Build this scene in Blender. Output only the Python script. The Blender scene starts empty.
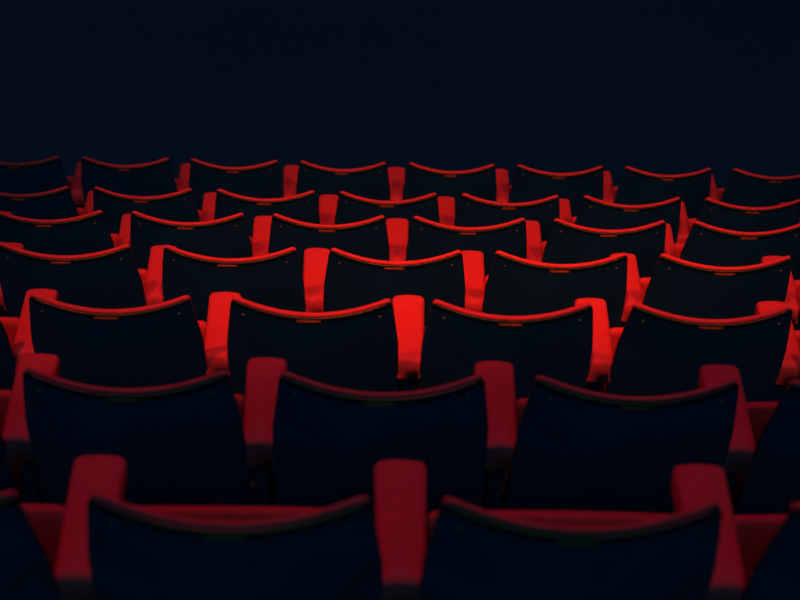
import bpy, math, random
from mathutils import Vector, Matrix

C = bpy.context.scene.collection
R = math.radians
random.seed(4)

# ---------------------------------------------------------------- materials
def mat(name):
    m = bpy.data.materials.new(name)
    m.use_nodes = True
    nt = m.node_tree
    return m, nt, nt.nodes['Principled BSDF']

def velvet(name, base, sheen):
    m, nt, b = mat(name)
    tc = nt.nodes.new('ShaderNodeTexCoord')
    n1 = nt.nodes.new('ShaderNodeTexNoise'); n1.inputs['Scale'].default_value = 38; n1.inputs['Detail'].default_value = 6
    n2 = nt.nodes.new('ShaderNodeTexNoise'); n2.inputs['Scale'].default_value = 900; n2.inputs['Detail'].default_value = 2
    nt.links.new(tc.outputs['Object'], n1.inputs['Vector'])
    nt.links.new(tc.outputs['Object'], n2.inputs['Vector'])
    cr = nt.nodes.new('ShaderNodeValToRGB')
    cr.color_ramp.elements[0].position = .3; cr.color_ramp.elements[1].position = .72
    cr.color_ramp.elements[0].color = (base[0]*.92, base[1]*.88, base[2]*.9, 1)
    cr.color_ramp.elements[1].color = (min(1, base[0]*1.05), base[1]*1.08, base[2]*1.05, 1)
    nt.links.new(n1.outputs['Fac'], cr.inputs['Fac'])
    nt.links.new(cr.outputs['Color'], b.inputs['Base Color'])
    b.inputs['Roughness'].default_value = .95
    b.inputs['Specular IOR Level'].default_value = 0
    b.inputs['Sheen Weight'].default_value = sheen
    b.inputs['Sheen Roughness'].default_value = .35
    b.inputs['Sheen Tint'].default_value = (1, .03, .06, 1)
    bp = nt.nodes.new('ShaderNodeBump'); bp.inputs['Strength'].default_value = .35; bp.inputs['Distance'].default_value = .001
    nt.links.new(n2.outputs['Fac'], bp.inputs['Height'])
    nt.links.new(bp.outputs['Normal'], b.inputs['Normal'])
    return m

def plain(name, col, rough, metal=0, spec=.5, nscale=None, var=.3):
    m, nt, b = mat(name)
    b.inputs['Roughness'].default_value = rough
    b.inputs['Metallic'].default_value = metal
    b.inputs['Specular IOR Level'].default_value = spec
    b.inputs['Base Color'].default_value = (*col, 1)
    if nscale:
        tc = nt.nodes.new('ShaderNodeTexCoord')
        n = nt.nodes.new('ShaderNodeTexNoise'); n.inputs['Scale'].default_value = nscale; n.inputs['Detail'].default_value = 5
        nt.links.new(tc.outputs['Object'], n.inputs['Vector'])
        cr = nt.nodes.new('ShaderNodeValToRGB')
        cr.color_ramp.elements[0].position = .3; cr.color_ramp.elements[1].position = .7
        cr.color_ramp.elements[0].color = (*[c*(1-var) for c in col], 1)
        cr.color_ramp.elements[1].color = (*[min(1, c*(1+var)) for c in col], 1)
        nt.links.new(n.outputs['Fac'], cr.inputs['Fac'])
        nt.links.new(cr.outputs['Color'], b.inputs['Base Color'])
    return m

RED = velvet('red_velvet', (.80, .0110, .0155), .2)
SHELL = plain('black_laminate', (.0068, .0085, .0235), .32, spec=.45, nscale=9, var=.12)
LIP = plain('varnished_edge', (.004, .004, .006), .26, spec=.5)
LIP.node_tree.nodes['Principled BSDF'].inputs['Specular Tint'].default_value = (1, .08, .01, 1)
METAL = plain('dark_painted_steel', (.002, .0050, .0120), .7, spec=.05, nscale=30)
BRASS = plain('worn_brass', (.34, .013, .002), .5, spec=.02, nscale=120, var=.35)
SCREW = plain('screw_steel', (.30, .03, .008), .5, spec=.02)
CARPET = plain('dark_carpet', (.030, .012, .022), .95, spec=.05, nscale=14, var=.35)
STAGE = plain('dark_lower_floor', (.150, .0115, .0250), .95, spec=.02, nscale=.25, var=.06)
RISER = plain('dark_riser_paint', (.010, .020, .040), .8, spec=.1, nscale=5)

# ---------------------------------------------------------------- mesh helpers
def mesh_obj(name, verts, faces, m, parent=None, smooth=True, mats=None, fmat=None):
    me = bpy.data.meshes.new(name)
    me.from_pydata([tuple(v) for v in verts], [], faces)
    me.materials.append(m)
    for x in mats or []: me.materials.append(x)
    if fmat:
        for p, k in zip(me.polygons, fmat): p.material_index = k
    me.polygons.foreach_set('use_smooth', [smooth]*len(me.polygons))
    me.update()
    o = bpy.data.objects.new(name, me)
    C.objects.link(o)
    if parent: o.parent = parent
    return o

def loft(sections):
    """closed loops -> verts, faces with end caps (outward-facing winding fixed afterwards)"""
    n = len(sections[0]); V = []; F = []
    for s in sections: V += s
    for i in range(len(sections)-1):
        for j in range(n):
            a = i*n+j; b = i*n+(j+1) % n
            F.append((a, b, b+n, a+n))
    k = (len(sections)-1)*n
    F.append(tuple(range(n-1, -1, -1)))
    F.append(tuple(range(k, k+n)))
    return V, F

def fix_normals(o):
    import bmesh
    bm = bmesh.new(); bm.from_mesh(o.data)
    bmesh.ops.recalc_face_normals(bm, faces=bm.faces)
    bm.to_mesh(o.data); bm.free()
    return o

def rbox(name, size, m, parent, loc=(0, 0, 0), rot=(0, 0, 0), r=.004, seg=3):
    """rounded box as one mesh"""
    import bmesh
    bm = bmesh.new()
    bmesh.ops.create_cube(bm, size=1)
    for v in bm.verts: v.co = Vector((v.co.x*size[0], v.co.y*size[1], v.co.z*size[2]))
    bmesh.ops.bevel(bm, geom=list(bm.edges), offset=r, segments=seg, profile=.5, affect='EDGES')
    M = Matrix.Translation(loc) @ Matrix.Rotation(rot[2], 4, 'Z') @ Matrix.Rotation(rot[1], 4, 'Y') @ Matrix.Rotation(rot[0], 4, 'X')
    bm.transform(M)
    me = bpy.data.meshes.new(name); bm.to_mesh(me); bm.free()
    me.materials.append(m)
    me.polygons.foreach_set('use_smooth', [True]*len(me.polygons))
    o = bpy.data.objects.new(name, me); C.objects.link(o)
    if parent: o.parent = parent
    return o

# ---------------------------------------------------------------- dimensions (metres)
W = .53            # seat pitch
S, DD = .0385, .0310   # how far the shell's corners sweep forward / rise above its middle
HW, TAPER = .214, .095
REC = R(16)
DN = Vector((0, math.sin(REC), -math.cos(REC)))      # down along the shell
NF = Vector((0, math.cos(REC), math.sin(REC)))       # forward out of the shell
ARM_Y0, ARM_Y1, ARM_TOP = .122, .436, -.238
H_BACK = .87       # shell top above its tier

def halfw(t): return HW + TAPER*min(max(t, 0), .25)*1.0

def shell_point(x, t, n, inset=0.0):
    u = x/HW
    uu = min(abs(u), 1.12)
    q = uu*uu
    return Vector((x, S*q, DD*q*(1 if t < .5 else 1))) + DN*t + NF*n

def curved_slab(name, m, parent, profile, inset=0.0, corner=.024, cols=44, round_end=.5, inset_low=0, puff=False, fm=None, mats=None):
    """profile: closed list of (n, t); lofted across the seat with rounded top corners"""
    secs = []
    us = [-1 + 2*i/cols for i in range(cols+1)]
    # denser near the ends
    us = [math.copysign(1-(1-abs(u))**1.35, u) for u in us]
    nmid = sum(p[0] for p in profile)/len(profile)
    for u in us:
        loop = []
        for (n, t) in profile:
            hw = halfw(t) - inset - inset_low*min(max(t-.012, 0)/.06, 1)
            x = u*hw
            # rounded upper corner
            e = abs(x) - (hw-corner)
            drop = 0
            if e > 0:
                drop = corner - math.sqrt(max(corner*corner - e*e, 0))
            tt = t + drop*max(0, 1-t/.12)
            # thin out towards the very edge so that the side is rounded
            ee = abs(u)
            k = 1.0
            if ee > .955:
                k = 1 - (1-round_end)*((ee-.955)/.045)**2
            nn = nmid + (n-nmid)*k if round_end < 1 else n
            if puff and n > .004: nn = .004 + (n-.004)*(1-abs(u)**5)
            loop.append(shell_point(x, tt, nn))
        secs.append(loop)
    V, F = loft(secs)
    return fix_normals(mesh_obj(name, V, F, m, parent, mats=mats, fmat=fm))

def arc(cx, cy, r, a0, a1, k):
    return [(cx + r*math.cos(R(a0+(a1-a0)*i/k)), cy + r*math.sin(R(a0+(a1-a0)*i/k))) for i in range(k+1)]

def seat_prototype():
    root = bpy.data.objects.new('theatre_seat', None)
    C.objects.link(root)
    root.empty_display_size = .1
    # --- curved black back shell, its top lip slightly thicker
    prof = []
    prof += arc(-.0150, .0034, .0045, 180, 360, 8)       # rounded top (t grows downwards)
    prof += [(-.0105, .03), (-.0105, .2), (-.0105, .4), (-.0105, .56)]
    prof += arc(-.0150, .575, .0045, 0, 180, 4)
    prof += [(-.0195, .56), (-.0195, .4), (-.0195, .2), (-.0195, .10), (-.0195, .05), (-.0195, .016), (-.0195, .009)]
    shell = curved_slab('back_shell', SHELL, root, prof, inset=0, corner=.019, round_end=.6, mats=[LIP])
    npf = len(prof)
    for p in shell.data.polygons:
        # the lip: the rounded top and the few millimetres under it
        if len(p.vertices) == 4 and all((v % npf) <= 8 or (v % npf) >= npf-2 for v in p.vertices): p.material_index = 1
    # --- red upholstered back pad in front of it; its piped top edge shows above the shell
    prof = []
    prof += [(-.0100, .006), (-.0097, .0012), (-.0086, -.0020), (-.0062, -.0038), (-.0030, -.0044), (.0004, -.0034), (.0026, .000)]
    prof += [(.0050, .015), (.013, .05), (.024, .12), (.034, .2), (.040, .3), (.038, .4), (.032, .47)]
    prof += [(.022, .50), (.004, .51), (-.0100, .505), (-.0100, .4), (-.0100, .2), (-.0100, .05)]
    pad = curved_slab('back_pad', RED, root, prof, inset=.004, corner=.019, round_end=.99, inset_low=.022, puff=True)
    # --- brass number plate just under the lip
    secs = []
    for i in range(9):
        x = -.006 + (-.032 + .064*i/8)
        edge = .0015 if i in (0, 8) else 0
        loop = [shell_point(x, .0060+edge, -.0190)]
        for c0, rr in ((.0078, .0016), (.0132, .0010)):           # two raised ribs
            for a in range(0, 181, 30):
                loop.append(shell_point(x, c0 - (rr-edge*.5)*math.cos(R(a)), -.0212 - rr*math.sin(R(a))))
        loop.append(shell_point(x, .0160-edge, -.0190))
        secs.append(loop)
    V, F = loft(secs)
    plate = fix_normals(mesh_obj('number_plate', V, F, BRASS, root))
    # --- two screw heads through the shell
    for sx in (-1, 1):
        c = shell_point(sx*.180, .040, -.0195)
        ax = NF.copy()
        e1 = Vector((1, 0, 0)); e2 = ax.cross(e1)
        V = []; F = []
        rings = [(.0038, 0.0005), (.0038, -.0006), (.0028, -.0015), (.0010, -.0019)]
        for rr, dn in rings:
            for k in range(12):
                a = 2*math.pi*k/12
                V.append(c + e1*rr*math.cos(a) + e2*rr*math.sin(a) + ax*dn)
        for q in range(3):
            for k in range(12):
                F.append((q*12+k, q*12+(k+1) % 12, (q+1)*12+(k+1) % 12, (q+1)*12+k))
        F.append(tuple(range(11, -1, -1))); F.append(tuple(range(36, 48)))
        fix_normals(mesh_obj('screw', V, F, SCREW, shell))
    # --- tipped-up seat: red cushion and dark underside board
    TL = R(-14)
    dn = Vector((0, -math.sin(TL), -math.cos(TL))); fw = Vector((0, math.cos(TL), -math.sin(TL)))
    top = Vector((0, .259, -.297))
    secs = []
    cols = 30
    for i in range(cols+1):
        u = -1 + 2*i/cols
        u = math.copysign(1-(1-abs(u))**1.5, u)
        k = 1.0 if abs(u) < .93 else math.sqrt(max(0.0, 1-((abs(u)-.93)/.078)**2))
        x = u*.216
        loop = []
        pr = [(.057, .045), (.059, .026), (.061, .014), (.064, .006), (.068, .0012), (.072, .0), (.080, .002), (.086, .007), (.089, .016), (.090, .03)]   # rounded front edge of the seat, now on top
        pr += [(.091, .07), (.091, .16), (.090, .28), (.082, .34)] + [(.070, .355), (.054, .362), (.040, .355)]
        pr += [(.024, .33), (.018, .24), (.024, .14)]
        for a, b in pr:
            aa = .066 + (a-.066)*(.55+.45*k)
            bb = b + (1-k)*.014*max(0, 1-b/.1)
            crown = .006*(1-u*u) if b < .06 else 0
            loop.append(top + Vector((x, 0, 0)) + dn*(bb-crown) + fw*aa)
        secs.append(loop)
    V, F = loft(secs)
    cush = fix_normals(mesh_obj('seat_cushion', V, F, RED, root))
    b = rbox('seat_board', (.40, .014, .33), SHELL, root, r=.005)
    M = Matrix(((1, 0, 0), (0, fw.y, -dn.y), (0, fw.z, -dn.z))).to_4x4()
    M.translation = top + dn*.20 + fw*.0955
    b.data.transform(M)
    # hinge rod that carries the tipped seat between the two stands
    hp = top + dn*.34 + fw*.04
    V = []; F = []
    for i, x in enumerate((-.238, .238)):
        for k in range(12):
            a = 2*math.pi*k/12
            V.append(Vector((x, hp.y + .011*math.cos(a), hp.z + .011*math.sin(a))))
    for k in range(12): F.append((k, (k+1) % 12, 12+(k+1) % 12, 12+k))
    F.append(tuple(range(11, -1, -1))); F.append(tuple(range(12, 24)))
    fix_normals(mesh_obj('hinge_rod', V, F, METAL, root))
    # --- armrest: crowned, tapered red pad between this seat and its left neighbour
    arm_sections = []
    L = ARM_Y1 - ARM_Y0
    N = 40
    for i in range(N+1):
        f = i/N
        f = .5 - .5*math.cos(math.pi*f)
        y = ARM_Y0 + L*f
        w = .077 + (.094-.077)*min(1, max(0, f))**.8
        th = .070 - .010*f
        zt = ARM_TOP
        # rounded ends
        r1 = .022; kk = 1; dz = 0
        d1 = (ARM_Y1-y)
        if d1 < r1:
            q = math.sqrt(max(0, 1-((r1-d1)/r1)**2)); kk = 1-(1-q)*.34
            dz = .016*(1-q)
        d0 = y-ARM_Y0
        r0 = .018
        if d0 < r0:
            q = math.sqrt(max(0, 1-((r0-d0)/r0)**2)); dz = max(dz, .014*(1-q)); kk = min(kk, 1-(1-q)*.14)
        hw = w/2*kk
        loop = []
        # rounded rectangle with a crowned top
        rc = min(.013, hw*.45)
        pts = []
        for (cx, cz, a0) in ((hw-rc, -rc, 90), (-(hw-rc), -rc, 180)):
            pass
        def top_z(x): return .006*(1-(x/hw)**2)
        nx = 8
        for j in range(nx+1):
            x = -(hw-rc) + 2*(hw-rc)*j/nx
            pts.append((x, top_z(x)))
        for j in range(1, 6):
            a = R(90-18*j); pts.append((hw-rc+rc*math.cos(a), top_z(hw-rc)-rc+rc*math.sin(a)))
        b0 = -(th-dz)
        for j in range(0, 6):
            a = R(0-18*j); pts.append((hw*.96-rc*.8+rc*.8*math.cos(a), b0+rc*.8+rc*.8*math.sin(a)))
        for j in range(0, 6):
            a = R(270-18*j); pts.append((-(hw*.96-rc*.8)+rc*.8*math.cos(a), b0+rc*.8+rc*.8*math.sin(a)))
        for j in range(0, 5):
            a = R(180-18*j); pts.append((-(hw-rc)+rc*math.cos(a), top_z(hw-rc)-rc+rc*math.sin(a)))
        for x, z in pts:
            loop.append(Vector((-W/2 + x, y, zt - dz + z - .006*.5)))
        arm_sections.append(loop)
    V, F = loft(arm_sections)
    fix_normals(mesh_obj('armrest', V, F, RED, root))
    # stand under the armrest and its foot
    st = rbox('stand', (.034, .230, H_BACK + ARM_TOP - .062 - .006), METAL, root, loc=(-W/2, (ARM_Y0+ARM_Y1)/2+.01, (ARM_TOP-.062-H_BACK+.006)/2), r=.008)
    rbox('foot_plate', (.050, .30, .014), METAL, st, loc=(-W/2, (ARM_Y0+ARM_Y1)/2+.01, -H_BACK+.007), r=.004)
    for sx in (-1, 1):   # brackets tying the shell to the stand on either side
        rbox('back_bracket', (.022, .075, .045), METAL, root, loc=(sx*(W/2-.030), .198, -.52), r=.004)
    return root

def children(o): return [c for c in bpy.data.objects if c.parent == o]
def copy_tree(o, parent=None):
    c = o.copy(); C.objects.link(c)
    if parent: c.parent = parent
    for ch in children(o): copy_tree(ch, c)
    return c

# ---------------------------------------------------------------- camera (from which the rows are seen)
CAM = dict(p=.6209, yaw=.0216, roll=.0295, f=1780.3)
Y1, Z1 = 1.9711, -1.8262      # first row's shell top, relative to the camera
D, H = .9075, .4612         # row spacing, step height
ZC = 12.0                   # camera height above the lower floor
ROWX = {1: -.2039, 2: -.4995, 3: -.6801, 4: -.9753, 5: -1.2158, 6: -1.5136, 7: -1.7257}
ROWZ = {1: .001, 2: -.0105, 3: -.0085, 4: .0010, 5: .0026, 6: -.0013, 7: .0620}
CURV = .0003

# seats in view in each row, as indices of the fit
SPAN = {1: (-1, 2), 2: (-1, 3), 3: (-1, 4), 4: (0, 5), 5: (0, 5), 6: (0, 7), 7: (0, 7)}
NEAR = {
 1: ['dim crimson seat in the nearest row, cut off at the bottom left corner', 'dim crimson seat in the nearest row, left of the bottom centre armrest',
     'dim crimson seat in the nearest row, right of the bottom centre armrest', 'dim crimson seat in the nearest row, cut off at the bottom right corner'],
 2: ['dim seat in the second nearest row, only a sliver at the left edge', 'dim seat in the second nearest row, first whole back from the left',
     'dim seat in the second nearest row, middle one of its three whole backs', 'dim seat in the second nearest row, last whole back before the right edge',
     'dim seat in the second nearest row, cut off at the right edge'],
}
ORD = ['first', 'second', 'third', 'fourth', 'fifth', 'sixth']
ROWNAME = {3: 'third nearest row', 4: 'middle row of seven', 5: 'third farthest row', 6: 'second farthest row', 7: 'farthest row'}
LOOK = {3: 'spotlit red seat', 4: 'brightly spotlit red seat', 5: 'spotlit red seat', 6: 'fairly bright red seat', 7: 'dark red seat'}
SLIVER = {3: 'only its armrest showing at right edge', 4: 'only its armrest showing at right edge', 5: 'cut off at the right edge',
          6: 'only a red sliver at the right edge', 7: 'cut off at the right edge'}
def label_for(r, k, n):
    if r in NEAR: return NEAR[r][k]
    head = LOOK[r] + ' in ' + ROWNAME[r] + ', '
    if k == 0: return head + ('only a sliver at the left edge' if r == 3 else 'cut off at the left edge')
    if k == n-1: return head + SLIVER[r]
    return head + ORD[k-1] + ' whole back from left'

proto = seat_prototype()
used = False
for r in range(1, 8):
    lo, hi = SPAN[r]
    for i in range(lo, hi+1):
        x = ROWX[r] + i*W
        y = Y1 + (r-1)*D + CURV*x*x
        z = ZC + Z1 - (r-1)*H + ROWZ[r]
        o = copy_tree(proto) if used else proto
        used = True
        o.location = (x, y, z)
        o['category'] = 'theatre seat'
        o['group'] = 'rows of theatre seats'
        k = i - lo
        o['label'] = label_for(r, k, hi-lo+1)

# ---------------------------------------------------------------- setting: stepped tiers and the floor far below
def box_struct(name, x0, x1, y0, y1, z0, z1, m):
    V = [(x, y, z) for x in (x0, x1) for y in (y0, y1) for z in (z0, z1)]
    F = [(0, 1, 3, 2), (4, 6, 7, 5), (0, 4, 5, 1), (2, 3, 7, 6), (0, 2, 6, 4), (1, 5, 7, 3)]
    o = fix_normals(mesh_obj(name, V, F, m, smooth=False))
    o['kind'] = 'structure'
    return o

for r in range(0, 8):
    rr = max(r, 1)
    zt = ZC + Z1 - (r-1)*H + ROWZ.get(r, 0) - H_BACK
    y0 = Y1 + (r-1)*D - .22
    y1 = y0 + D
    if r == 0: y0 -= 4
    if r == 7: y1 += .12
    box_struct('floor_tier', -7, 7, y0, y1, zt-.62, zt, CARPET)
box_struct('floor', -45, 45, -6, 75, -.3, 0, STAGE)
box_struct('wall_balcony_front', -7, 7, Y1+7*D-.22+.12, Y1+7*D-.22+.22, ZC+Z1-6*H-H_BACK-1.6, ZC+Z1-6*H-H_BACK+.05, RISER)

# ---------------------------------------------------------------- lights
def aim(o, target):
    o.rotation_euler = (Vector(target) - o.location).to_track_quat('-Z', 'Y').to_euler()

def spot(name, loc, target, power, col, size, blend, radius):
    l = bpy.data.lights.new(name, 'SPOT'); l.energy = power; l.color = col
    l.spot_size = R(size); l.spot_blend = blend; l.shadow_soft_size = radius
    o = bpy.data.objects.new(name, l); C.objects.link(o); o.location = loc; aim(o, target)
    return o

def row_point(r, x): return (x, Y1+(r-1)*D, ZC+Z1-(r-1)*H)
for sx, pw, tr, tx in ((.05, 315, 4.75, .3), (1.9, 215, 5.1, .85), (-1.7, 195, 4.45, -.2)):
    q = row_point(1.0, sx)
    spot('balcony_spot', (q[0], q[1], q[2]+2.8), row_point(tr, tx), 1.75*pw, (1, .80, .05), 35, .9, .08)

# dim house light over the block, hung ahead of the audience
l = bpy.data.lights.new('dim_house_light', 'AREA'); l.shape = 'DISK'; l.size = 1.0; l.energy = 38; l.color = (1, .06, 1.3)
o = bpy.data.objects.new('dim_house_light', l); C.objects.link(o)
p = row_point(3.6, 0); o.location = (p[0]-.4, p[1], p[2]+5.6); aim(o, row_point(2.2, 0))

# added blue fill from behind the camera, no theatre lamp; lifts blacks to navy
l = bpy.data.lights.new('blue_fill', 'SUN'); l.energy = 1.65; l.color = (.008, .88, 1.0); l.angle = R(25)
o = bpy.data.objects.new('blue_fill', l); C.objects.link(o)
o.location = (0, -8, ZC+8); o.rotation_euler = (R(90-44), 0, 0)

w = bpy.data.worlds.new('World'); bpy.context.scene.world = w
w.use_nodes = True
bg = w.node_tree.nodes['Background']
bg.inputs['Color'].default_value = (.0009, .0030, .0072, 1)
bg.inputs['Strength'].default_value = 1

# ---------------------------------------------------------------- camera object
p_, yaw, roll = CAM['p'], CAM['yaw'], CAM['roll']
fwd = Vector((math.sin(yaw)*math.cos(p_), math.cos(yaw)*math.cos(p_), -math.sin(p_)))
right = Vector((math.cos(yaw), -math.sin(yaw), 0))
up = right.cross(fwd)
r2 = right*math.cos(roll) + up*math.sin(roll)
u2 = -right*math.sin(roll) + up*math.cos(roll)
M = Matrix(((r2.x, u2.x, -fwd.x), (r2.y, u2.y, -fwd.y), (r2.z, u2.z, -fwd.z))).to_4x4()
M.translation = (0, 0, ZC)
cd = bpy.data.cameras.new('camera')
cam = bpy.data.objects.new('camera', cd); C.objects.link(cam)
cam.matrix_world = M
cd.sensor_fit = 'HORIZONTAL'; cd.sensor_width = 36
cd.lens = CAM['f']/800*36
cd.clip_end = 200
cd.dof.use_dof = True
cd.dof.focus_distance = 6.0
cd.dof.aperture_fstop = cd.lens/1000/.019
bpy.context.scene.camera = cam

vs = bpy.context.scene.view_settings
vs.view_transform = 'Standard'; vs.look = 'None'; vs.gamma = 1; vs.exposure = 0
vs.use_curve_mapping = False
